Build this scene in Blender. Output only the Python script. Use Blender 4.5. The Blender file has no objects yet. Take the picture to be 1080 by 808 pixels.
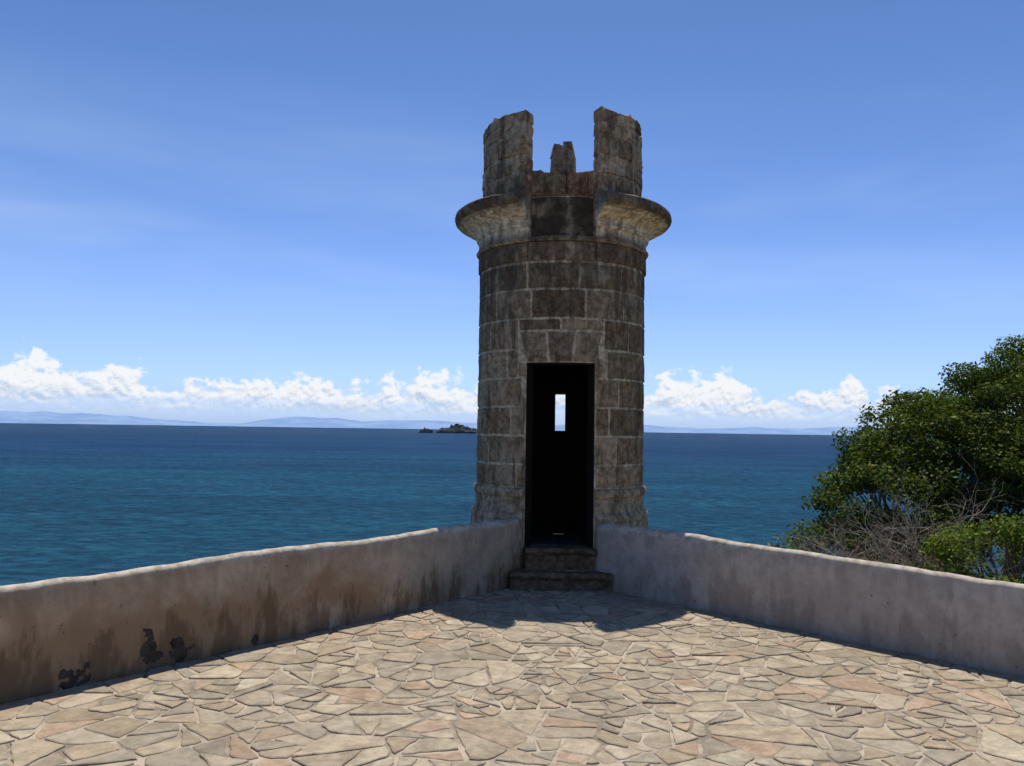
import bpy, bmesh, math, random
import numpy as np
from mathutils import Vector, noise, Matrix
random.seed(7); np.random.seed(7)
S=bpy.context.scene
R=math.radians
S.view_settings.view_transform='Standard'
S.view_settings.look='None'
S.view_settings.exposure=0

# ---------------------------------------------------------------- helpers
def link(o,parent=None):
    S.collection.objects.link(o)
    if parent: o.parent=parent
    return o
def mesh_obj(name,verts,faces,mat=None,parent=None,smooth=False,cols=None):
    me=bpy.data.meshes.new(name); me.from_pydata([tuple(v) for v in verts],[],faces); me.update()
    if cols is not None:
        a=me.color_attributes.new('Col','FLOAT_COLOR','POINT')
        a.data.foreach_set('color',np.array(cols,dtype=np.float32).ravel())
    if smooth:
        me.polygons.foreach_set('use_smooth',[True]*len(me.polygons))
    if mat: me.materials.append(mat)
    return link(bpy.data.objects.new(name,me),parent)
def empty(name,loc=(0,0,0),rz=0):
    e=bpy.data.objects.new(name,None); e.location=loc; e.rotation_euler=(0,0,rz); e.empty_display_size=.3
    return link(e)

class NT:
    def __init__(s,tree): s.t=tree; s.n=tree.nodes; s.l=tree.links; s.n.clear()
    def new(s,typ,**kw):
        nd=s.n.new(typ)
        for k,v in kw.items(): setattr(nd,k,v)
        return nd
    def put(s,sock,v):
        if isinstance(v,bpy.types.NodeSocket): s.l.new(v,sock)
        else:
            if isinstance(v,(tuple,list)) and len(v)==3 and sock.type=='RGBA': v=(*v,1)
            sock.default_value=v
    def m(s,op,a,b=0.0,c=None,clamp=False):
        nd=s.new('ShaderNodeMath',operation=op,use_clamp=clamp)
        s.put(nd.inputs[0],a); s.put(nd.inputs[1],b)
        if c is not None: s.put(nd.inputs[2],c)
        return nd.outputs[0]
    def ss(s,x,a,b,lo=0.0,hi=1.0):
        nd=s.new('ShaderNodeMapRange',interpolation_type='SMOOTHSTEP')
        s.put(nd.inputs[0],x); nd.inputs[1].default_value=a; nd.inputs[2].default_value=b
        nd.inputs[3].default_value=lo; nd.inputs[4].default_value=hi
        return nd.outputs[0]
    def mix(s,f,a,b,blend='MIX'):
        nd=s.new('ShaderNodeMix',data_type='RGBA',blend_type=blend)
        s.put(nd.inputs[0],f); s.put(nd.inputs[6],a); s.put(nd.inputs[7],b)
        return nd.outputs[2]
    def noise(s,vec,scale,detail=4,rough=.55,dist=0):
        nd=s.new('ShaderNodeTexNoise')
        s.put(nd.inputs['Vector'],vec); nd.inputs['Scale'].default_value=scale
        nd.inputs['Detail'].default_value=detail; nd.inputs['Roughness'].default_value=rough
        nd.inputs['Distortion'].default_value=dist
        return nd.outputs[0]
    def mapping(s,vec,sc=(1,1,1),loc=(0,0,0),rot=(0,0,0)):
        nd=s.new('ShaderNodeMapping'); s.put(nd.inputs[0],vec)
        nd.inputs['Scale'].default_value=sc; nd.inputs['Location'].default_value=loc; nd.inputs['Rotation'].default_value=rot
        return nd.outputs[0]
    def comb(s,x,y,z):
        nd=s.new('ShaderNodeCombineXYZ'); s.put(nd.inputs[0],x); s.put(nd.inputs[1],y); s.put(nd.inputs[2],z)
        return nd.outputs[0]
    def sep(s,v):
        nd=s.new('ShaderNodeSeparateXYZ'); s.put(nd.inputs[0],v); return nd.outputs
    def bump(s,h,strength=.5,dist=.02,normal=None):
        nd=s.new('ShaderNodeBump'); s.put(nd.inputs['Height'],h)
        nd.inputs['Strength'].default_value=strength; nd.inputs['Distance'].default_value=dist
        if normal: s.l.new(normal,nd.inputs['Normal'])
        return nd.outputs[0]
    def principled(s,col,rough=.9,normal=None,spec=.2):
        nd=s.new('ShaderNodeBsdfPrincipled'); s.put(nd.inputs['Base Color'],col); s.put(nd.inputs['Roughness'],rough)
        nd.inputs['Specular IOR Level'].default_value=spec
        if normal: s.l.new(normal,nd.inputs['Normal'])
        return nd
    def out(s,sh):
        o=s.new('ShaderNodeOutputMaterial'); s.l.new(sh,o.inputs[0])
def newmat(name):
    m=bpy.data.materials.new(name); m.use_nodes=True
    return m,NT(m.node_tree)
def geo(n): return n.new('ShaderNodeNewGeometry').outputs['Position']
def objc(n): return n.new('ShaderNodeTexCoord').outputs['Object']
def attr(n): return n.new('ShaderNodeAttribute',attribute_name='Col').outputs['Color']

# ---------------------------------------------------------------- materials
def stone_mat(name,stain=(.055,.038,.025),stain_amt=.6,bump=.7,band=(2.7,3.9,4.35,4.7),pale=(.56,.42,.26)):
    m,n=newmat(name); p=objc(n); c=attr(n)
    z=n.sep(p)[2]
    n1=n.noise(p,2.6,4,.62); n2=n.noise(p,15,5,.68); n3=n.noise(n.mapping(p,(5,5,.9)),1.6,5,.66)
    col=n.mix(n.ss(n2,.35,.68),n.mix(1,c,(.52,.49,.46),'MULTIPLY'),n.mix(1,c,(1.25,1.22,1.16),'MULTIPLY'))
    col=n.mix(n.m('MULTIPLY',n.ss(n1,.5,.66),.5),col,pale)
    zb=n.m('MULTIPLY',n.ss(z,band[0],band[1],0,.14),n.ss(z,band[2],band[3],1,.1))
    st=n.m('MULTIPLY',n.ss(n.m('ADD',n3,zb),.5,.64),stain_amt)
    col=n.mix(st,col,stain)
    b=n.principled(col,.95,n.bump(n2,bump,.03),.05); n.out(b.outputs[0]); return m
M_stone=stone_mat('weathered_stone')
M_mortar=stone_mat('lime_mortar',stain_amt=.62,bump=.3,pale=(.6,.47,.31))
M_corn=stone_mat('lime_plaster_cornice',stain_amt=.5,band=(4.12,4.22,4.6,4.9),bump=.5)
M_step=stone_mat('step_stone',stain_amt=.3,pale=(.22,.16,.105))
def interior_shade():  # near-black colour paints in the shade inside the tower
    m,n=newmat('painted_shade_plaster'); p=objc(n)
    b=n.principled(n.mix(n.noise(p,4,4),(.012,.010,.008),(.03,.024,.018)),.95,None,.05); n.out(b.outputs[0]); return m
M_shade=interior_shade()

def plaster(name,base,stain,dark_pts=(),warm=1.0,topz=.68,side_brown=0.0):
    m,n=newmat(name); p=geo(n); xyz=n.sep(p); z=xyz[2]
    n1=n.noise(p,1.0,5,.62,.5); n2=n.noise(p,5.5,6,.68); n3=n.noise(n.mapping(p,(1,1,.3)),4.2,5,.7)
    col=n.mix(n.ss(n2,.3,.72),n.mix(1,base,(1.1,1.1,1.1),'MULTIPLY'),tuple(x*.74 for x in base))
    low=n.ss(z,.05,.62,.12,-.06)
    lean=n.ss(xyz[0],-2.8,-.8,side_brown,0)
    s=n.m('MULTIPLY',n.ss(n.m('ADD',n.m('ADD',n1,low),lean),.47,.66),.85*warm,clamp=True)
    col=n.mix(s,col,stain)
    s2=n.m('MULTIPLY',n.ss(n.m('ADD',n.m('ADD',n3,low),n.m('MULTIPLY',lean,.6)),.57,.70),.7*warm,clamp=True)
    col=n.mix(s2,col,tuple(x*.45 for x in stain))
    s4=n.m('MULTIPLY',n.ss(n.m('ADD',n.noise(n.mapping(p,(1,1,.12)),7,4,.6),n.ss(z,.35,.68,-.12,.06)),.5,.64),.4,clamp=True)
    col=n.mix(s4,col,tuple(x*.55 for x in base))
    tp=n.ss(n.m('ADD',z,n.m('MULTIPLY',n2,.05)),topz,topz+.06)
    col=n.mix(tp,col,n.mix(n.ss(n.noise(p,12,5,.7),.4,.6),(.34,.29,.22),(.52,.46,.37)))
    sp=n.ss(n.noise(p,16,4,.7),.64,.71)
    col=n.mix(n.m('MULTIPLY',sp,.6),col,(.05,.045,.04))
    h=n2
    if dark_pts:
        pd=n.new('ShaderNodeVectorMath',operation='ADD'); n.l.new(p,pd.inputs[0])
        nz=n.new('ShaderNodeTexNoise'); nz.inputs['Scale'].default_value=9; nz.inputs['Detail'].default_value=5
        n.l.new(p,nz.inputs['Vector'])
        sc=n.new('ShaderNodeVectorMath',operation='MULTIPLY_ADD'); n.l.new(nz.outputs['Color'],sc.inputs[0])
        sc.inputs[1].default_value=(.26,.26,.26); sc.inputs[2].default_value=(-.13,-.13,-.13)
        n.l.new(sc.outputs[0],pd.inputs[1])
        mask=None
        for (q,r) in dark_pts:
            d=n.new('ShaderNodeVectorMath',operation='DISTANCE'); n.l.new(pd.outputs[0],d.inputs[0]); d.inputs[1].default_value=q
            k=n.ss(d.outputs['Value'],r*.92,r,1,0)
            mask=k if mask is None else n.m('MAXIMUM',mask,k)
        col=n.mix(mask,col,n.mix(n.ss(n2,.4,.6),(.03,.024,.02),(.08,.062,.048)))
        h=n.m('SUBTRACT',h,n.m('MULTIPLY',mask,1.2))
    b=n.principled(col,.9,n.bump(h,.6,.025),.08); n.out(b.outputs[0]); return m

def flag_mat():
    m,n=newmat('flagstone'); p=geo(n); c=attr(n)
    n1=n.noise(p,8,6,.72); n0=n.noise(p,.6,3,.5); n2=n.noise(p,30,4,.7)
    col=n.mix(n.ss(n1,.32,.68),n.mix(1,c,(.70,.68,.65),'MULTIPLY'),n.mix(1,c,(1.16,1.14,1.10),'MULTIPLY'))
    col=n.mix(n.m('MULTIPLY',n.ss(n0,.42,.66),.35),col,n.mix(1,c,(.76,.73,.70),'MULTIPLY'))
    col=n.mix(n.m('MULTIPLY',n.ss(n2,.58,.72),.5),col,(.13,.11,.09))
    b=n.principled(col,.85,n.bump(n.m('ADD',n1,n.m('MULTIPLY',n2,.3)),.8,.016),.08); n.out(b.outputs[0]); return m
M_flag=flag_mat()
def mortar_floor():
    m,n=newmat('floor_mortar'); p=geo(n)
    n1=n.noise(p,3,6,.65)
    col=n.mix(n.ss(n1,.38,.62),(.20,.165,.125),(.42,.35,.265))
    b=n.principled(col,.95,n.bump(n1,.6,.01),.1); n.out(b.outputs[0]); return m
M_fm=mortar_floor()

def sea_mat():
    m,n=newmat('sea_water'); p=geo(n)
    dist=n.new('ShaderNodeVectorMath',operation='LENGTH'); n.l.new(p,dist.inputs[0]); D=dist.outputs['Value']
    shal=(.007,.050,.088); deep=(.008,.041,.105)
    col=n.mix(n.ss(D,70,700),shal,deep)
    pn=n.noise(n.mapping(p,(.22,1,1)),.012,4,.6)
    col=n.mix(n.ss(pn,.42,.6),col,n.mix(1,col,(.74,.80,.86),'MULTIPLY'))  # cloud shadows painted into the water colour
    w1=n.noise(n.mapping(p,(.5,1,1),rot=(0,0,.25)),.6,6,.76,.4)
    w3=n.noise(n.mapping(p,(.35,1,1),rot=(0,0,-.1)),.05,4,.7)
    col=n.mix(n.ss(w1,.38,.64),n.mix(1,col,(.5,.55,.62),'MULTIPLY'),n.mix(1,col,(1.7,1.5,1.35),'MULTIPLY'))
    col=n.mix(n.ss(w3,.4,.62),n.mix(1,col,(.86,.88,.9),'MULTIPLY'),n.mix(1,col,(1.15,1.13,1.1),'MULTIPLY'))
    nb=n.bump(n.m('ADD',w1,n.m('MULTIPLY',w3,2.0)),1.0,5.0)
    df=n.new('ShaderNodeBsdfDiffuse'); n.l.new(col,df.inputs[0])
    gl=n.new('ShaderNodeBsdfGlossy'); gl.inputs['Roughness'].default_value=.2; n.l.new(nb,gl.inputs['Normal'])
    gl.inputs[0].default_value=(.85,.95,1,1)
    mx=n.new('ShaderNodeMixShader'); mx.inputs[0].default_value=.05
    n.l.new(df.outputs[0],mx.inputs[1]); n.l.new(gl.outputs[0],mx.inputs[2]); n.out(mx.outputs[0]); return m

def leaf_mat(name,k=1.0):
    m,n=newmat(name); c=attr(n)
    b=n.new('ShaderNodeBsdfDiffuse'); n.l.new(c,b.inputs[0])
    gl=n.new('ShaderNodeBsdfGlossy'); gl.inputs['Roughness'].default_value=.5; gl.inputs[0].default_value=(.6,.7,.4,1)
    tr=n.new('ShaderNodeBsdfTranslucent'); n.l.new(n.mix(1,c,(1.6*k,1.6*k,.5*k),'MULTIPLY'),tr.inputs[0])
    mx=n.new('ShaderNodeMixShader'); mx.inputs[0].default_value=.3
    n.l.new(b.outputs[0],mx.inputs[1]); n.l.new(tr.outputs[0],mx.inputs[2])
    m2=n.new('ShaderNodeMixShader'); m2.inputs[0].default_value=.018
    n.l.new(mx.outputs[0],m2.inputs[1]); n.l.new(gl.outputs[0],m2.inputs[2]); n.out(m2.outputs[0]); return m
def simple(name,c1,c2,scale,bump=.5,rough=.9,dist=.05):
    m,n=newmat(name); p=geo(n)
    a=n.noise(p,scale,5,.62)
    b=n.principled(n.mix(n.ss(a,.35,.65),c1,c2),rough,n.bump(a,bump,dist),.1); n.out(b.outputs[0]); return m
M_bark=simple('bark',(.11,.09,.07),(.22,.18,.14),9)
M_twig=simple('dry_twig',(.19,.155,.115),(.40,.33,.26),9)
M_land=simple('scrub_ground',(.05,.07,.025),(.13,.12,.07),.8,.6)
M_ramp=simple('rampart_stone',(.2,.17,.13),(.34,.3,.24),1.6,.7)

# ---------------------------------------------------------------- sea, coast, far land
SEA=-13.0
def grid_sheet(name,xs,ys,zf,mat,smooth=False):
    v=[(x,y,zf(x,y)) for y in ys for x in xs]; nx=len(xs)
    f=[(j*nx+i,j*nx+i+1,(j+1)*nx+i+1,(j+1)*nx+i) for j in range(len(ys)-1) for i in range(nx-1)]
    return mesh_obj(name,v,f,mat,smooth=smooth)
b_=[-60000,-20000,-6000,-2000,-600,-200,-60,0,60,200,600,2000,6000,20000,60000]
grid_sheet('sea',b_,b_,lambda x,y:SEA,sea_mat())

def far_hills():
    v=[];f=[];N=500;D=26000
    for i in range(N+1):
        a=R(-62+124*i/N)
        h=.72+.5*noise.fractal(Vector((a*7,3.1,0)),1,2,6)+.25*noise.noise(Vector((a*2.2,9,0)))
        h=max(.3,h)*360
        for (dd,hh) in ((0,0),(1200,h*.4+30*noise.noise(Vector((a*60,1,0)))),(3000,h),(6500,h*.3)):
            d=D+dd; v.append((math.sin(a)*d,math.cos(a)*d,SEA-6+hh))
    for i in range(N):
        for k in range(3):
            a=i*4+k; f.append((a,a+4,a+5,a+1))
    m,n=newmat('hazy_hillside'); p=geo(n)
    b=n.principled(n.mix(n.ss(n.noise(p,.0009,4,.6),.4,.6),(.18,.28,.46),(.23,.33,.50)),1,None,0); n.out(b.outputs[0])  # blue distance haze is put into the base colour
    mesh_obj('distant_hills',v,f,m,smooth=True)
far_hills()

def islet(name,cx,cy,rx,ry,h,seed):
    N=46; v=[];f=[]
    for j in range(N):
        for i in range(N):
            u=i/(N-1)*2-1; w=j/(N-1)*2-1
            r=math.hypot(u,w)
            k=max(0,1-r**2.4)
            q=Vector((u*2.6+seed,w*2.6,seed))
            z=(k**.45)*h*(.55+.5*abs(noise.fractal(q,1,2,5))+.25*noise.noise(q*2))
            v.append((cx+u*rx,cy+w*ry,SEA-1+z))
    for j in range(N-1):
        for i in range(N-1):
            a=j*N+i; f.append((a,a+1,a+N+1,a+N))
    mesh_obj(name,v,f,M_islet)
M_islet=simple('islet_rock',(.03,.038,.045),(.065,.068,.068),.05,.8,dist=2)
islet('rocky_islet',-192,3000,84,60,30,2.3)
islet('rocky_islet.001',-309,3000,27,20,19,7.7)

def land_z(x,y):
    base=-4.2-.16*max(0,y-6)-.035*max(0,y-14)**1.6
    left=-.9*max(0,-(x-1.5)); 
    z=base+min(0,left)+.8*noise.fractal(Vector((x*.12,y*.12,4)),1,2,5)
    return max(SEA-2.5,z)
xs=[-60+1.6*i for i in range(100)]; ys=[-40+1.6*i for i in range(68)]
grid_sheet('headland_ground',xs,ys,land_z,M_land,True)

# ---------------------------------------------------------------- terrace
LA=Vector((.10,9.22)); LB=Vector((-3.06,5.14)); ld=(LB-LA).normalized()
RA=Vector((.93,9.16)); RB=Vector((3.66,5.97)); rd=(RB-RA).normalized()
L_end=LA+ld*14; R_end=RA+rd*14
ln=Vector((ld.y,-ld.x))
if ln.x>0: ln=-ln
rn=Vector((-rd.y,rd.x))
if rn.x<0: rn=-rn
def wall_profile(H,T):
    p=[(0,-.05)]
    for i in range(1,8): p.append((-.010*(1-i/8),H*i/8*.92))
    r=T*.32
    for i in range(6):
        a=math.pi-(math.pi/2)*i/5; p.append((r+r*math.cos(a),H-r*.6+r*.6*math.sin(a)))
    for i in range(6):
        a=math.pi/2-(math.pi/2)*i/5; p.append((T-r+r*math.cos(a),H-.02-r*.6+r*.6*math.sin(a)))
    p.append((T+.01,H*.5)); p.append((T+.02,-.6))
    return p
def sweep_wall(name,A,d,nrm,L,H0,H1,T,mat):
    N=int(L/.05); v=[];f=[]
    for i in range(N+1):
        s=i/N; pr=wall_profile(H0+(H1-H0)*min(1,s*2.2)+.03*noise.noise(Vector((s*9,A.x*5,0)))+.008*noise.noise(Vector((s*60,A.x*5,3))),T)
        for k,(o,z) in enumerate(pr):
            c=A+d*(s*L)
            q=Vector((c.x,c.y,z))
            w=.018*noise.noise(q*1.7)+.008*noise.noise(q*6)+(.004*noise.noise(q*14) if z>.5 else 0)
            c2=c+nrm*(o+w); v.append((c2.x,c2.y,z+(w*.6 if z>.3 else 0)))
    K=len(pr)
    for i in range(N):
        for k in range(K-1):
            a=i*K+k; f.append((a,a+K,a+K+1,a+1))
    f.append(tuple(range(K))); f.append(tuple(range(N*K+K-1,N*K-1,-1)))
    return mesh_obj(name,v,f,mat,smooth=True)
def wp(t,z): q=LA+ld*t; return (q.x,q.y,z)
M_wl=plaster('stained_limewash',(.47,.355,.235),(.27,.175,.095),
   [(wp(4.22,.13),.085),(wp(4.25,.25),.05),(wp(4.0,.10),.075),(wp(3.37,.07),.04),(wp(4.7,.09),.04),(wp(4.78,.07),.05),(wp(5.4,.3),.05)],1.0,topz=.67,side_brown=.12)
M_wr=plaster('grey_limewash',(.47,.40,.325),(.34,.275,.21),(),.55,topz=.63)
sweep_wall('parapet_wall',LA,ld,ln,14,.735,.695,.18,M_wl)
sweep_wall('parapet_wall.001',RA,rd,rn,14,.715,.64,.18,M_wr)

def clip(poly,pt,nrm):
    out=[]
    for i in range(len(poly)):
        a=poly[i];b=poly[(i+1)%len(poly)]
        da=(a-pt).dot(nrm); db=(b-pt).dot(nrm)
        if da<=0: out.append(a)
        if (da<0<db) or (db<0<da): out.append(a+(b-a)*(da/(da-db)))
    return out
def area(p): return abs(sum(p[i].x*p[(i+1)%len(p)].y-p[(i+1)%len(p)].x*p[i].y for i in range(len(p))))/2
def terrace():
    v=[(LA.x,LA.y+.3),(L_end.x,L_end.y),(R_end.x,L_end.y),(R_end.x,R_end.y),(RA.x,RA.y+.3)]
    off=[(x,y,0) for x,y in v]
    mesh_obj('terrace_floor',off,[tuple(range(len(off)))[::-1]],M_fm)
    P=[]; rng=random.Random(11); cell={}
    for tries in range(12000):
        q=Vector((rng.uniform(-7.2,8),rng.uniform(-.5,9.8)))
        rmin=.30+.28*rng.random()
        if (q-LA).dot(ln)>.3 or (q-RA).dot(rn)>.3: continue
        ci,cj=int(q.x/.7),int(q.y/.7)
        if all((o-q).length>rmin for a in (-1,0,1) for b in (-1,0,1) for o in cell.get((ci+a,cj+b),())):
            P.append(q); cell.setdefault((ci,cj),[]).append(q)
    V=[];F=[];C=[]
    pal=[(.375,.31,.225),(.355,.295,.215),(.41,.345,.255),(.37,.295,.21),(.335,.29,.22),(.43,.37,.275),(.385,.315,.22),(.32,.275,.21),(.39,.29,.205),(.38,.32,.235),(.36,.305,.225)]
    gap=.0055
    def split(p,out,tgt):
        A=area(p)
        if A<tgt or (A<tgt*1.8 and rng.random()<.25): out.append(p); return
        c=sum(p,Vector((0,0)))/len(p)
        best=max(((a-b) for a in p for b in p),key=lambda d:d.length).normalized()
        ang=math.atan2(best.y,best.x)+rng.gauss(0,.5)
        nn=Vector((math.cos(ang),math.sin(ang)))
        pr=[(a-c).dot(nn) for a in p]; lo,hi=min(pr),max(pr)
        o=c+nn*((lo+hi)/2+(hi-lo)*rng.uniform(-.18,.18))
        g=gap*rng.uniform(.5,1.8)
        for q in (clip(p,o-nn*g,nn),clip(p,o+nn*g,-nn)):
            if len(q)>=3: split(q,out,tgt)
    for q in P:
        poly=[q+Vector(t) for t in ((-1,-1),(1,-1),(1,1),(-1,1))]
        ci,cj=int(q.x/.7),int(q.y/.7); nb=[]
        for a in range(-3,4):
            for b in range(-3,4): nb+=cell.get((ci+a,cj+b),[])
        nb=[o for o in nb if o is not q and (o-q).length<2.0]; nb.sort(key=lambda o:(o-q).length)
        for o in nb:
            d=(o-q); L=d.length; d/=L
            poly=clip(poly,q+d*(L/2-gap*rng.uniform(.5,1.8)),d)
            if len(poly)<3: break
        if len(poly)<3: continue
        poly=clip(poly,LA-ln*.01,ln)
        if len(poly)<3: continue
        poly=clip(poly,RA-rn*.01,rn)
        if len(poly)<3: continue
        polys=[]; split(poly,polys,rng.choice([.018,.026,.035,.045,.055,.085]))
        ctone=rng.uniform(.95,1.04)
        for pl in polys:
            if len(pl)<3 or area(pl)<.0016: continue
            cc=sum(pl,Vector((0,0)))/len(pl)
            ring=[]
            for i in range(len(pl)):
                a=pl[i];b=pl[(i+1)%len(pl)]; L=(b-a).length
                if L<.010: continue
                ns=max(1,int(L/.04)); t=(b-a)/L; nn=Vector((-t.y,t.x))
                for k in range(ns):
                    pt=a+(b-a)*(k/ns)
                    if k==0: pt=pt+(cc-pt).normalized()*rng.uniform(.004,.022)
                    ring.append(pt+nn*(0 if k==0 else rng.uniform(-.003,.009)))
            if len(ring)<3: continue
            c=sum(ring,Vector((0,0)))/len(ring)
            h=rng.uniform(.004,.012); tx,ty=rng.gauss(0,.010),rng.gauss(0,.010)
            col=rng.choice(pal); kk=rng.uniform(.86,1.12)*ctone; col=[x*kk for x in col]+[1]
            base=len(V); n=len(ring)
            def hz(p): return h+(p.x-c.x)*tx+(p.y-c.y)*ty
            for p in ring: V.append((p.x,p.y,-.01)); C.append(col)
            for p in ring: V.append((p.x,p.y,hz(p)-.004)); C.append(col)
            for p in ring:
                d=(c-p); d=d.normalized()*min(.008,d.length*.3); p2=p+d
                V.append((p2.x,p2.y,hz(p2))); C.append(col)
            for i in range(n):
                j=(i+1)%n
                F.append((base+i,base+j,base+n+j,base+n+i)); F.append((base+n+i,base+n+j,base+2*n+j,base+2*n+i))
            F.append(tuple(base+2*n+i for i in range(n)))
    mesh_obj('flagstone_paving',V,F,M_flag,cols=C)
terrace()

def rampart():
    T=.21
    a=LA+ln*T; b=RA+rn*T
    def inter(p,d,q,e):
        k=(q-p); den=d.x*e.y-d.y*e.x; t=(k.x*e.y-k.y*e.x)/den; return p+d*t
    ap=inter(a,ld,b,rd)
    top=[ap,L_end+ln*T,Vector((L_end.x,L_end.y-6)),Vector((R_end.x,L_end.y-6)),R_end+rn*T]
    c=Vector((.5,-2)); v=[]
    for z,k in ((-.012,0),(-14.5,1)):
        for p in top:
            d=(p-c).normalized(); q=p+d*1.6*k; v.append((q.x,q.y,z))
    n=5; f=[tuple(range(n))]+[(i,i+n,(i+1)%n+n,(i+1)%n) for i in range(n)]
    mesh_obj('stone_rampart',v,f,M_ramp)
rampart()

# ---------------------------------------------------------------- tower (sentry box)
TC=(.583,10.15); TA=-math.atan2(.583,10.15)
tower=empty('stone_watchtower',(TC[0],TC[1],0),TA)
class Acc:
    def __init__(s): s.v=[];s.f=[];s.c=[]
    def patch(s,tb0,tb1,tt0,tt1,z0,z1,ri,ro,col,step=4.0,bev=.010,amp=.008,zj=0,seed=0.,chip=0.):
        nu=max(2,int(abs(tb1-tb0)/step)+1); nz=max(2,int((z1-z0)/.09)+1)
        base=len(s.v)
        def P(u,w,r,edge):
            th=R((tb0+(tb1-tb0)*u)*(1-w)+(tt0+(tt1-tt0)*u)*w); z=z0+(z1-z0)*w
            q=Vector((math.sin(th)*4,z*4,math.cos(th)*4+seed))
            if chip and edge:
                if w in (0,1): z+=(1 if w==0 else -1)*chip*max(0,noise.noise(q*2.5)+.15)
                if u in (0,1): th+=(1 if u==0 else -1)*chip*max(0,noise.noise(q*2.9)+.15)
            rr=r+(amp*noise.noise(q*1.5)+amp*.6*noise.noise(q*4) if r==ro else 0)-(bev if edge and r==ro else 0)
            if w==1 and zj: z+=zj*noise.noise(q*1.3)+zj*.6*noise.noise(q*5)
            return (rr*math.sin(th),-rr*math.cos(th),z)
        us0=min(max((bev*.9)/(max(.05,R(abs(tb1-tb0))*ro)),0.001),.3); us=[0,us0]+[i/nu for i in range(1,nu)]+[1-us0,1]
        e=max(.0005,min(bev*.9/max(.03,(z1-z0)),.3)); ws=[0,e]+[i/nz for i in range(1,nz)]+[1-e,1]
        U=len(us);W=len(ws)
        for r in (ro,ri):
            for j,w in enumerate(ws):
                for i,u in enumerate(us):
                    s.v.append(P(u,w,r,i in(0,U-1) or j in (0,W-1))); s.c.append((*col,1))
        o=base; n2=base+U*W
        for j in range(W-1):
            for i in range(U-1):
                a=j*U+i
                s.f.append((o+a,o+a+1,o+a+U+1,o+a+U)); s.f.append((n2+a,n2+a+U,n2+a+U+1,n2+a+1))
        for j in range(W-1):
            a=j*U; s.f.append((o+a,o+a+U,n2+a+U,n2+a)); a=j*U+U-1; s.f.append((o+a,n2+a,n2+a+U,o+a+U))
        for i in range(U-1):
            s.f.append((o+i,n2+i,n2+i+1,o+i+1)); a=(W-1)*U+i; s.f.append((o+a,o+a+1,n2+a+1,n2+a))
    def lathe(s,prof,t0,t1,col,step=3.0,amp=.006,colf=None):
        N=int((t1-t0)/step); K=len(prof); base=len(s.v)
        full=abs((t1-t0)-360)<.01
        for i in range(N+1):
            th=R(t0+(t1-t0)*i/N)
            for k,(r,z) in enumerate(prof):
                q=Vector((math.sin(th)*5,z*6,math.cos(th)*5))
                rr=r+amp*(noise.noise(q*1.3)+.5*noise.noise(q*4)); s.v.append((rr*math.sin(th),-rr*math.cos(th),z+amp*.5*noise.noise(q*2+Vector((9,0,0)))))
                s.c.append((*(colf(r,z) if colf else col),1))
        for i in range(N):
            for k in range(K-1):
                a=base+i*K+k; s.f.append((a,a+K,a+K+1,a+1))
        if not full:
            s.f.append(tuple(base+k for k in range(K))); s.f.append(tuple(base+N*K+K-1-k for k in range(K)))
    def make(s,name,mat,smooth=False): return mesh_obj(name,s.v,s.f,mat,tower,smooth,s.c)

rg=random.Random(5)
def bc(k0=1.0):
    b=rg.choice([(.34,.235,.14),(.30,.205,.12),(.39,.275,.165),(.28,.19,.112),(.42,.30,.185),(.33,.22,.13)]); k=rg.uniform(.78,1.18)*k0
    return tuple(x*k for x in b)
MC=(.62,.49,.325)
DH=22.6; DZ0=.42; DZ1=2.45; SL=4.3; SZ0=1.70; SZ1=2.18
RC=.996; RI=.86
core=Acc()
def c_p(a,b,z0,z1,**k): core.patch(a,b,a,b,z0,z1,RI,RC,MC,bev=0,amp=.003,**k)
c_p(DH,180-SL,DZ0,DZ1); c_p(180+SL,360-DH,DZ0,DZ1)
c_p(180-SL,180+SL,DZ0,SZ0); c_p(180-SL,180+SL,SZ1,DZ1)
c_p(0,360,DZ1+.001,4.30)
core.make('wall_core',M_mortar)
lin=Acc(); K3=(.03,.025,.02)  # added sheet whose dark colour makes the doorway read as deep shade
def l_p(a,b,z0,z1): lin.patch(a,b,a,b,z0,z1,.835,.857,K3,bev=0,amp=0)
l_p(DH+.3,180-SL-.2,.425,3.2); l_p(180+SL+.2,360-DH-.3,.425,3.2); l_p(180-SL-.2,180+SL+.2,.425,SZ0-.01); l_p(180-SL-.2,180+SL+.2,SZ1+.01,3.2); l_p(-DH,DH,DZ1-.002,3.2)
for sg in (-1,1):  # jamb strips with the same shade painted into their colour
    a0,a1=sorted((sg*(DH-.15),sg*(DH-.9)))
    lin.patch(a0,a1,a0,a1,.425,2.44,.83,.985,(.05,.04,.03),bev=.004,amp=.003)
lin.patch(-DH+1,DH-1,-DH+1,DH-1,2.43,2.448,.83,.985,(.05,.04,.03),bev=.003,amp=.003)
lin.make('interior_shade_lining',M_shade)
N=48
def disc(name,r,z0,z1,mat,col):
    vs=[];fs=[];cs=[]
    for z in (z0,z1):
        for i in range(N): a=2*math.pi*i/N; vs.append((r*math.sin(a),-r*math.cos(a),z)); cs.append((*col,1))
    fs=[tuple(range(N))[::-1],tuple(range(N,2*N))]+[(i,(i+1)%N,(i+1)%N+N,i+N) for i in range(N)]
    mesh_obj(name,vs,fs,mat,tower,False,cs)
disc('floor_slab',.98,.2,.418,M_step,(.10,.08,.06))
disc('roof_slab',.95,4.302,4.34,M_stone,(.36,.27,.18))
disc('inner_ceiling',.834,3.1,3.19,M_shade,(.1,.08,.07))

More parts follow.
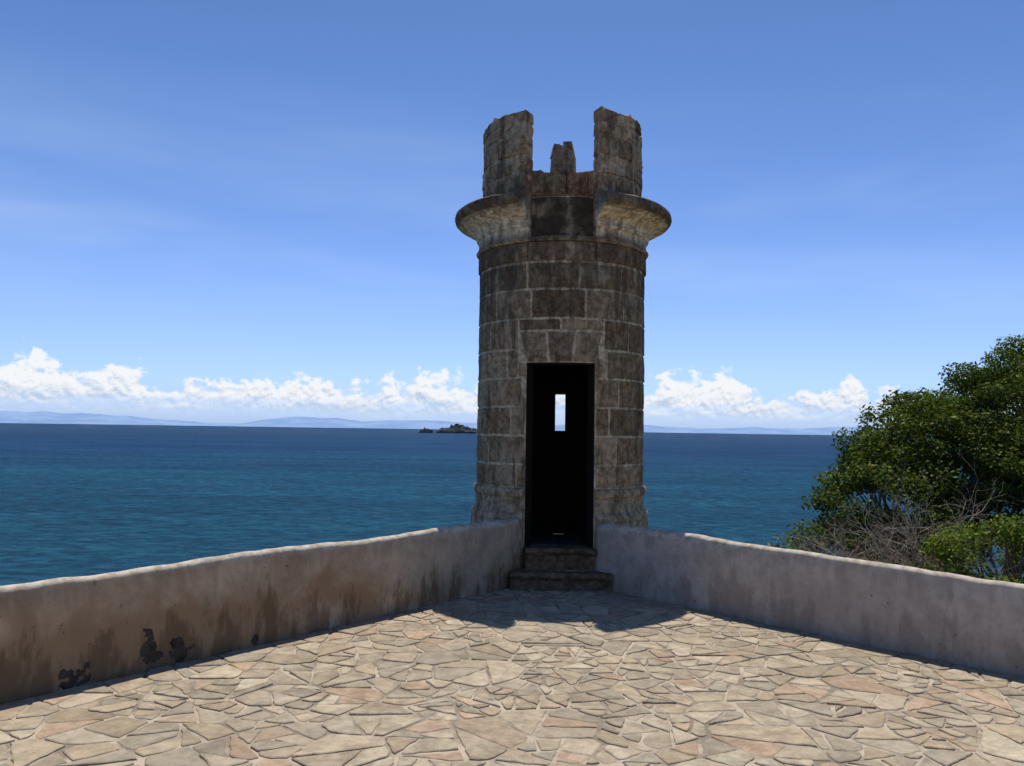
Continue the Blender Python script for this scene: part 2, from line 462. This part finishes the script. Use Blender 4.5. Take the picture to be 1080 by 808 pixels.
blk=Acc(); RB0=.97; RBO=1.004; J=.62
zs=[1.06,1.32,1.64,1.96,2.28,2.60,2.94,3.27,3.57]
zj=.011
B3=dict(bev=.006,chip=.022)
for ci in range(len(zs)-1):
    z0,z1=zs[ci],zs[ci+1]
    off=17 if ci%2 else 0
    edges=[]; a=off+rg.uniform(-2,2)-180
    while a<180-8: edges.append(a); a+=34+rg.uniform(-6,6)
    spans=[(edges[i],edges[i+1]) for i in range(len(edges)-1)]+[(edges[-1],edges[0]+360)]
    def cut(segs,h0,h1,mn=3):
        ns=[]
        for (p,q) in segs:
            if q<=h0 or p>=h1: ns.append((p,q)); continue
            if p<h0-mn: ns.append((p,h0))
            if q>h1+mn: ns.append((h1,q))
        return ns
    for (a,b) in spans:
        segs=[(a,b)]
        if z0<2.2: segs=cut(segs,-DH-.2,DH+.2)
        elif z0<2.9: segs=cut(segs,-28.5,28.5)
        if z0<SZ1 and z1>SZ0:
            for cc in (180,-180): segs=cut(segs,cc-SL-.3,cc+SL+.3,1)
        for (p,q) in segs:
            if q-p<3: continue
            blk.patch(p+J,q-J,p+J,q-J,z0+zj,z1-zj,RB0,RBO,bc(.82 if z0>2.9 else 1.0),seed=rg.random()*9,**B3)
blk.patch(-28.5+J,-DH-.2,-28.5+J,-DH-.2,2.29,2.44,RB0,RBO,bc(),**B3)
blk.patch(DH+.2,28.5-J,DH+.2,28.5-J,2.29,2.44,RB0,RBO,bc(),**B3)
LT=2.79
blk.patch(-DH+1,-8.3,-27.2,-10,2.46,LT,RB0,RBO+.004,(.35,.25,.15),**B3)
blk.patch(-6.9,6.9,-8.5,8.5,2.46,LT,RB0,RBO+.001,(.28,.195,.12),**B3)
blk.patch(8.3,DH-1,10,27.2,2.46,LT,RB0,RBO+.004,(.34,.24,.145),**B3)
blk.patch(-27.8,0-J,-27.8,0-J,LT+.026,2.93,RB0,RBO,bc(),**B3); blk.patch(J,27.8,J,27.8,LT+.026,2.93,RB0,RBO,bc(),**B3)
for (a,b) in ((-22,22),(22,66),(66,112),(112,158),(158,204),(204,250),(250,296),(296,338)):
    blk.patch(a+.4,b-.4,a+.4,b-.4,3.592,3.80,RB0,1.02,bc(.9),seed=a,bev=.008)
blk.patch(-20.5,20.5,-20.5,20.5,3.86,4.31,.9,1.004,(.09,.065,.045),amp=.014)
blk.make('ashlar_blocks',M_stone)

cor=Acc()
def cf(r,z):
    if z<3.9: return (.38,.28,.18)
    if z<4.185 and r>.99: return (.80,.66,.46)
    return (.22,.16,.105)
prof=[(.97,3.80),(1.03,3.805),(1.05,3.83),(1.03,3.86),(1.02,3.865),(1.02,3.97),(1.045,3.98),(1.055,4.00),(1.045,4.02),(1.05,4.05),(1.08,4.085),(1.14,4.12),(1.21,4.14),(1.215,4.165),(1.25,4.17),(1.29,4.185),(1.315,4.215),(1.325,4.25),(1.315,4.29),(1.28,4.315),(1.20,4.325),(1.19,4.345),(1.10,4.37),(1.00,4.39),(.94,4.40),(.94,3.8)]
cor.lathe(prof,21.5,338.5,(.5,.44,.34),colf=cf,amp=.006,step=2)
cor.lathe([(.97,3.80),(1.03,3.805),(1.045,3.83),(1.03,3.86),(.97,3.87)],-21.4,21.4,(.2,.14,.09),amp=.006)
cor.make('cornice',M_corn,False)

bs=Acc()
bp=[(.97,1.06),(1.0,1.06),(1.03,1.045),(1.04,1.01),(1.035,.975),(1.012,.95),(1.012,.80),(1.03,.785),(1.055,.76),(1.06,.72),(1.05,.69),(1.06,.68),(1.07,.5),(1.07,.44),(1.07,-.5),(1.0,-.9),(.6,-2.2),(.1,-3.4)]
bp=bp[::-1]
bs.lathe(bp+[(.9,1.06)],DH+.3,360-DH-.3,(.45,.33,.21),amp=.004,step=2)
bs.make('base_moulding',M_stone,False)
und=Acc(); und.lathe([(.1,-3.4),(.6,-2.2),(1.0,-.9),(1.06,-.5),(1.06,.2)],-DH-1,DH+1,(.24,.2,.15)); und.make('corbel_front',M_stone)

bt=Acc()
def merlon(a0,a1,z0,z1,cuts,courses,ro=.985,ri=.80,top=.05,k0=1.3):
    for k in range(len(courses)-1):
        c0,c1=courses[k],courses[k+1]
        cc=[a0]+[c+(3 if k%2 else -4) for c in cuts]+[a1]
        for i in range(len(cc)-1):
            last=(k==len(courses)-2)
            bt.patch(cc[i]+.5,cc[i+1]-.5,cc[i]+.5,cc[i+1]-.5,c0+.009,c1-.009,ri,ro+rg.uniform(-.008,.008),bc(k0),bev=.012,amp=.022,zj=(top if last else .0),seed=rg.random()*20,chip=.03)
    bt.patch(a0+1,a1-1,a0+1,a1-1,z0,z1-.05,ri+.015,ro-.012,(.5,.38,.24),amp=.003,bev=0)
merlon(-103,-25,4.38,5.34,[-72,-48],[4.38,4.60,4.82,5.06,5.20,5.35])
merlon(25,60,4.38,5.35,[44],[4.38,4.60,4.82,5.06,5.22,5.36])
merlon(60,103,4.38,5.28,[84],[4.38,4.62,4.82,4.98,5.14,5.28],ro=.965,top=.14)
bt.patch(50,80,53,76,5.28,5.36,.81,.975,bc(),zj=.07,amp=.03)
rb=(.48,.32,.20)
for (a,b) in ((103,130),(130,157),(157,180),(180,203),(203,230),(230,257)):
    bt.patch(a+.4,b-.4,a+.4,b-.4,4.36,4.78,.74,.975,tuple(x*rg.uniform(.85,1.1) for x in rb),amp=.012,seed=a)
    bt.patch(a-3,b-4,a-3,b-4,4.79,5.12,.74,.975,tuple(x*rg.uniform(.85,1.1) for x in rb),amp=.012,zj=.06,seed=a)
bt.patch(104,256,104,256,4.345,5.07,.755,.96,(.42,.29,.18),amp=.003,bev=0)
bt.patch(169,191,169.5,190,5.10,5.36,.76,.95,(.33,.24,.155),amp=.02,zj=.02)
bt.patch(180,191,180.5,189,5.36,5.50,.76,.95,(.30,.215,.14),amp=.03,zj=.05)
bt.patch(169.5,180.5,172,180,5.36,5.56,.78,.95,(.31,.22,.14),amp=.03,zj=.06)
bt.make('battlement',M_stone)

def rounded_slab(name,x0,x1,y0,y1,z0,z1,mat,col,parent):
    v=[];f=[];c=[]; nx=26
    r=.032
    prof=[(y0+.03,z0),(y0+.03,z1-.085),(y0+.012,z1-.07)]+[(y0+r-r*math.cos(a)-.012,z1-r-.012+ (r+.012)*math.sin(a)) for a in (0,.4,.8,1.2,1.57)]+[(y0+.12,z1-.004),(y1,z1),(y1,z0)]
    K=len(prof)
    for i in range(nx+1):
        x=x0+(x1-x0)*i/nx
        for (y,z) in prof:
            q=Vector((x*3,y*3,z*3)); e=.022*noise.noise(q*1.4)+.014*noise.noise(q*4)
            v.append((x,y+e,z+e*.6)); c.append((*col,1))
    for i in range(nx):
        for k in range(K):
            a=i*K+k; b=i*K+(k+1)%K; f.append((a,a+K,b+K,b))
    f.append(tuple(range(K))); f.append(tuple(range(nx*K+K-1,nx*K-1,-1)))
    return mesh_obj(name,v,f,mat,parent,False,c)
st=empty('stone_steps',(0,0,0))
rounded_slab('tread_lower',.0,1.09,8.93,9.30,.0,.195,M_step,(.19,.13,.085),st)  # brown step stone, albedo darkened to carry the deep shadow here
rounded_slab('tread_upper',.165,.925,9.11,9.5,.19,.423,M_step,(.165,.115,.075),st)

# ---------------------------------------------------------------- vegetation
class Tubes:
    def __init__(s): s.v=[];s.f=[]
    def tube(s,pts,rad,k=5):
        base=len(s.v)
        for i,p in enumerate(pts):
            d=(pts[min(i+1,len(pts)-1)]-pts[max(i-1,0)]).normalized()
            a=d.cross(Vector((.3,.2,1))).normalized(); b=d.cross(a)
            for j in range(k):
                t=2*math.pi*j/k; s.v.append(p+(a*math.cos(t)+b*math.sin(t))*rad[i])
        for i in range(len(pts)-1):
            for j in range(k):
                a=base+i*k+j; b=base+i*k+(j+1)%k; s.f.append((a,b,b+k,a+k))
def wob(a,b,n,amp,rgx):
    L=(b-a).length; out=[]
    o=Vector((rgx.uniform(0,50),rgx.uniform(0,50),0))
    for i in range(n+1):
        t=i/n; p=a.lerp(b,t)
        out.append(p+noise.noise_vector(o+Vector((t*3,0,0)))*amp*L*math.sin(math.pi*min(1,t+.02)))
    return out
def branch(T,p,d,L,r,depth,rgx,k=4):
    pts=[p];rad=[r]; n=5
    for i in range(n):
        d=(d+Vector((rgx.gauss(0,.24),rgx.gauss(0,.2),rgx.gauss(0.0,.2)))).normalized()
        p=p+d*(L/n); pts.append(p); rad.append(r*(1-.6*(i+1)/n))
        if depth>0 and rgx.random()<.75:
            d2=(d+Vector((rgx.gauss(0,.7),rgx.gauss(0,.6),rgx.gauss(.1,.5)))).normalized()
            branch(T,p,d2,L*rgx.uniform(.4,.7),rad[-1]*.75,depth-1,rgx,3)
    T.tube(pts,rad,k)
def crown(lobes,nclump,nleaf,size,seed,cols,cr=(.28,.55),zmin=-9):
    rs=np.random.RandomState(seed)
    w=np.array([l[1][0]*l[1][1]+l[1][0]*l[1][2] for l in lobes]); w=w/w.sum()
    cen=[];
    while len(cen)<nclump:
        i=rs.choice(len(lobes),p=w); c,r=lobes[i]
        d=rs.normal(size=3); d/=np.linalg.norm(d)
        if d[2]<-.35 or d[1]>.75: continue
        p=np.array(c)+d*np.array(r)*rs.uniform(.70,1.03)
        if p[2]<zmin: continue
        cen.append((p,rs.uniform(*cr),rs.rand()))
    V=[];C=[]
    for (p,R_,q) in cen:
        n=int(nleaf*(R_/.42)**2)
        d=rs.normal(size=(n,3)); d/=np.linalg.norm(d,axis=1)[:,None]
        rr=R_*rs.uniform(.2,1,size=(n,1))**.5
        pos=p+d*rr*np.array([1.15,1.1,.72])
        nrm=d*.5+rs.normal(size=(n,3))*.5+np.array([0,0,.6]); nrm/=np.linalg.norm(nrm,axis=1)[:,None]
        a=np.cross(nrm,rs.normal(size=(n,3))); a/=np.linalg.norm(a,axis=1)[:,None]; b=np.cross(nrm,a)
        s=size*rs.uniform(.6,1.35,size=(n,1))
        quad=np.stack([pos-a*s,pos-b*s*.5,pos+a*s,pos+b*s*.5],axis=1)
        V.append(quad.reshape(-1,3))
        c0=np.array(cols[0])*(1-q)+np.array(cols[1])*q
        cc=c0[None]*rs.uniform(.65,1.35,size=(n,1))
        y=rs.rand(n,1)<.05; cc=np.where(y,np.array(cols[2])[None],cc)
        cc=np.concatenate([cc,np.ones((n,1))],1); C.append(np.repeat(cc,4,axis=0))
    return np.concatenate(V),np.concatenate(C),cen
def leaf_obj(name,V,C,mat,parent):
    n=len(V)//4; me=bpy.data.meshes.new(name)
    me.vertices.add(len(V)); me.vertices.foreach_set('co',V.astype(np.float32).ravel())
    me.loops.add(len(V)); me.loops.foreach_set('vertex_index',np.arange(len(V),dtype=np.int32))
    me.polygons.add(n); me.polygons.foreach_set('loop_start',np.arange(0,len(V),4,dtype=np.int32))
    me.update(calc_edges=True)
    a=me.color_attributes.new('Col','FLOAT_COLOR','POINT'); a.data.foreach_set('color',C.astype(np.float32).ravel())
    me.materials.append(mat); return link(bpy.data.objects.new(name,me),parent)
M_leaf=leaf_mat('tree_leaf'); M_leaf2=leaf_mat('shrub_leaf',1.1)
def tree(name,base,lobes,nclump,nleaf,size,seed,cols,mat,zmin=-9,cr=(.28,.55),tr=.22):
    e=empty(name,(0,0,0)); V,C,cen=crown(lobes,nclump,nleaf,size,seed,cols,cr,zmin)
    leaf_obj('foliage',V,C,mat,e)
    T=Tubes(); rgx=random.Random(seed); b=Vector(base)
    fork=b+Vector((.2,0,1.6))
    T.tube(wob(b,fork,6,.06,rgx),[tr*(1-.05*i) for i in range(7)],8)
    hubs=[]
    for (c,r) in lobes:
        h=Vector(c)+Vector((0,0,-r[2]*.35)); hubs.append(h)
        T.tube(wob(fork,h,10,.10,rgx),[tr*.62*(1-.06*i) for i in range(11)],6)
    for (p,R_,q) in cen:
        pv=Vector(p); h=min(hubs,key=lambda h:(h-pv).length)
        T.tube(wob(h,pv,6,.12,rgx),[.035*(1-.13*i) for i in range(7)],4)
    mesh_obj('trunk_and_limbs',T.v,T.f,M_bark,e,True)
    return e
big=[((11.0,18.2,1.2),(2.6,2.4,2.15)),((8.9,17.4,.75),(1.9,2,1.85)),((7.5,16.8,.0),(1.35,1.6,1.7)),((6.6,16.4,-1.2),(1.0,1.3,1.4)),
     ((13.6,19.5,2.0),(2.8,2.5,2.4)),((9.6,15.6,-1.0),(2.1,1.4,1.7)),((12.2,16.5,-.2),(2.3,1.8,2.2))]
tree('broadleaf_tree',(9.5,17.6,land_z(9.5,17.6)-.2),big,660,330,.046,3,[(.022,.042,.009),(.085,.12,.020),(.15,.13,.035)],M_leaf,zmin=-2.6,cr=(.22,.5))
sh=[((8.0,13.6,-.75),(1.25,1.0,1.2)),((9.6,13.2,-1.0),(1.4,1,1.3)),((7.0,13.9,-1.6),(1.0,.9,1.0))]
tree('leafy_shrub',(8.2,13.6,land_z(8.2,13.6)-.2),sh,130,260,.042,9,[(.06,.095,.014),(.13,.18,.025),(.18,.17,.03)],M_leaf2,cr=(.2,.38),tr=.12,zmin=-2)
sc=[((4.0,15.0,-.85),(.5,.5,.68)),((4.8,15.4,-.95),(.55,.6,.7)),((5.4,15.2,-1.0),(.6,.6,.9))]
tree('low_scrub',(4.6,15.2,land_z(4.6,15.2)-.2),sc,46,110,.036,13,[(.05,.07,.02),(.11,.13,.035),(.2,.15,.07)],M_leaf2,cr=(.12,.24),tr=.08)
T=Tubes(); rgx=random.Random(21)
e=empty('dry_branches')
for i in range(60):
    x=rgx.uniform(4.9,8.0)
    p=Vector((x,rgx.uniform(13.9,14.6),rgx.uniform(-1.9,-1.0)))
    d=Vector((rgx.uniform(-.6,.6),rgx.uniform(-.3,.1),rgx.uniform(.45,1.0))).normalized()
    branch(T,p,d,rgx.uniform(.75,1.15)+(x-4.9)*.17,.022,3,rgx)
mesh_obj('twigs',T.v,T.f,M_twig,e,True)

# ---------------------------------------------------------------- world + sun
EL=R(68.5); AZ=R(4)
sd=Vector((math.sin(AZ)*math.cos(EL),math.cos(AZ)*math.cos(EL),math.sin(EL)))
sun=bpy.data.lights.new('sun','SUN'); sun.energy=4.9; sun.angle=R(.53); sun.color=(1,.95,.87)
so=link(bpy.data.objects.new('sun',sun)); so.rotation_euler=(-sd).to_track_quat('-Z','Y').to_euler(); so.location=(5,30,40)

w=bpy.data.worlds.new('World'); S.world=w; w.use_nodes=True; n=NT(w.node_tree)
sky=n.new('ShaderNodeTexSky',sky_type='NISHITA'); sky.sun_disc=False; sky.sun_elevation=EL; sky.sun_rotation=AZ
sky.air_density=1.0; sky.dust_density=.6; sky.ozone_density=2.0; sky.altitude=20
g=n.new('ShaderNodeTexCoord').outputs['Generated']; s=n.sep(g)
az=n.m('ARCTAN2',s[0],s[1]); el=s[2]
rp=n.new('ShaderNodeValToRGB'); n.l.new(el,rp.inputs[0]); cr=rp.color_ramp
stops=[(0,(.78,1.12,2.2)),(.06,(.86,1.08,1.85)),(.12,(.86,1.02,1.54)),(.23,(.72,.90,1.32)),(.44,(.55,.76,1.08)),(1,(.55,.68,.90))]
while len(cr.elements)<len(stops): cr.elements.new(.5)
for e_,(p_,c_) in zip(cr.elements,stops): e_.position=p_; e_.color=(*[x/2.5 for x in c_],1)
vm=n.new('ShaderNodeVectorMath',operation='MULTIPLY'); n.l.new(sky.outputs[0],vm.inputs[0]); n.l.new(rp.outputs[0],vm.inputs[1])
vs=n.new('ShaderNodeVectorMath',operation='SCALE'); n.l.new(vm.outputs[0],vs.inputs[0]); vs.inputs['Scale'].default_value=2.5
skyc=vs.outputs[0]
hz=n.noise(n.comb(az,n.m('MULTIPLY',el,5.0),4.1),2.0,3,.5,.3)
hm=n.m('MULTIPLY',n.ss(hz,.42,.8),n.m('MULTIPLY',n.ss(el,.05,.2),n.ss(el,.25,.4,.30,0)))
skyh=n.mix(hm,skyc,(5.6,7.2,9.6))
P=n.comb(az,n.m('MULTIPLY',el,1.25),0.37)
lowf=n.noise(n.comb(az,0,2.4),6.5,2,.5)
midf=n.noise(n.comb(az,0,7.7),21,3,.55)
top=n.m('ADD',n.m('MULTIPLY',n.m('SUBTRACT',lowf,.5),.055),n.m('ADD',.054,n.m('MULTIPLY',n.m('SUBTRACT',midf,.5),.07)))
edge=n.ss(n.m('ABSOLUTE',n.m('SUBTRACT',az,-.07)),.46,.60,0,.06)
top=n.m('SUBTRACT',top,edge)
def puff(vec):
    a=n.noise(vec,34,2,.5); b=n.noise(vec,70,7,.68)
    bil=n.m('SUBTRACT',.25,n.m('ABSOLUTE',n.m('SUBTRACT',b,.5)))
    return n.m('ADD',n.m('SUBTRACT',a,.5),n.m('ADD',n.m('MULTIPLY',bil,.9),-.15))
f0=puff(P); f1=puff(n.mapping(P,loc=(.0015,.0055,0)))
dens=n.m('ADD',n.m('MULTIPLY',n.m('SUBTRACT',top,el),36),n.m('MULTIPLY',f0,2.8))
mask=n.ss(dens,-.05,.36)
brk=n.ss(n.noise(n.comb(n.m('MULTIPLY',az,.35),n.m('MULTIPLY',el,3.2),1.7),38,3,.55),.40,.62,.45,1)
mask=n.m('MULTIPLY',mask,n.m('MAXIMUM',n.ss(el,.018,.036),brk))
mask=n.m('MULTIPLY',mask,n.ss(el,.008,.022,.25,1))
lit=n.ss(n.m('ADD',n.m('SUBTRACT',f0,f1),n.m('MULTIPLY',n.m('SUBTRACT',el,.03),6)),-.20,.16)
ccol=n.mix(lit,(4.9,6.0,7.9),(9.1,9.3,9.6))
ccol=n.mix(n.ss(el,.008,.036,.8,0),ccol,(5.6,7.1,9.2))
fin=n.mix(mask,skyh,ccol)
bg1=n.new('ShaderNodeBackground'); n.l.new(skyh,bg1.inputs[0]); bg1.inputs[1].default_value=.1
bg2=n.new('ShaderNodeBackground'); n.l.new(fin,bg2.inputs[0]); bg2.inputs[1].default_value=.1
band=n.m('MULTIPLY',n.m('GREATER_THAN',el,-.001),n.m('LESS_THAN',el,.13))
mx=n.new('ShaderNodeMixShader'); n.l.new(band,mx.inputs[0]); n.l.new(bg1.outputs[0],mx.inputs[1]); n.l.new(bg2.outputs[0],mx.inputs[2])
wo=n.new('ShaderNodeOutputWorld'); n.l.new(mx.outputs[0],wo.inputs[0])

# ---------------------------------------------------------------- camera
cd=bpy.data.cameras.new('camera'); cd.sensor_width=36; cd.lens=29.33; cd.clip_end=120000; cd.clip_start=.05
co=link(bpy.data.objects.new('camera',cd)); co.location=(0,0,1.7); co.rotation_euler=(R(90+3.22),R(-.84),0)
S.camera=co
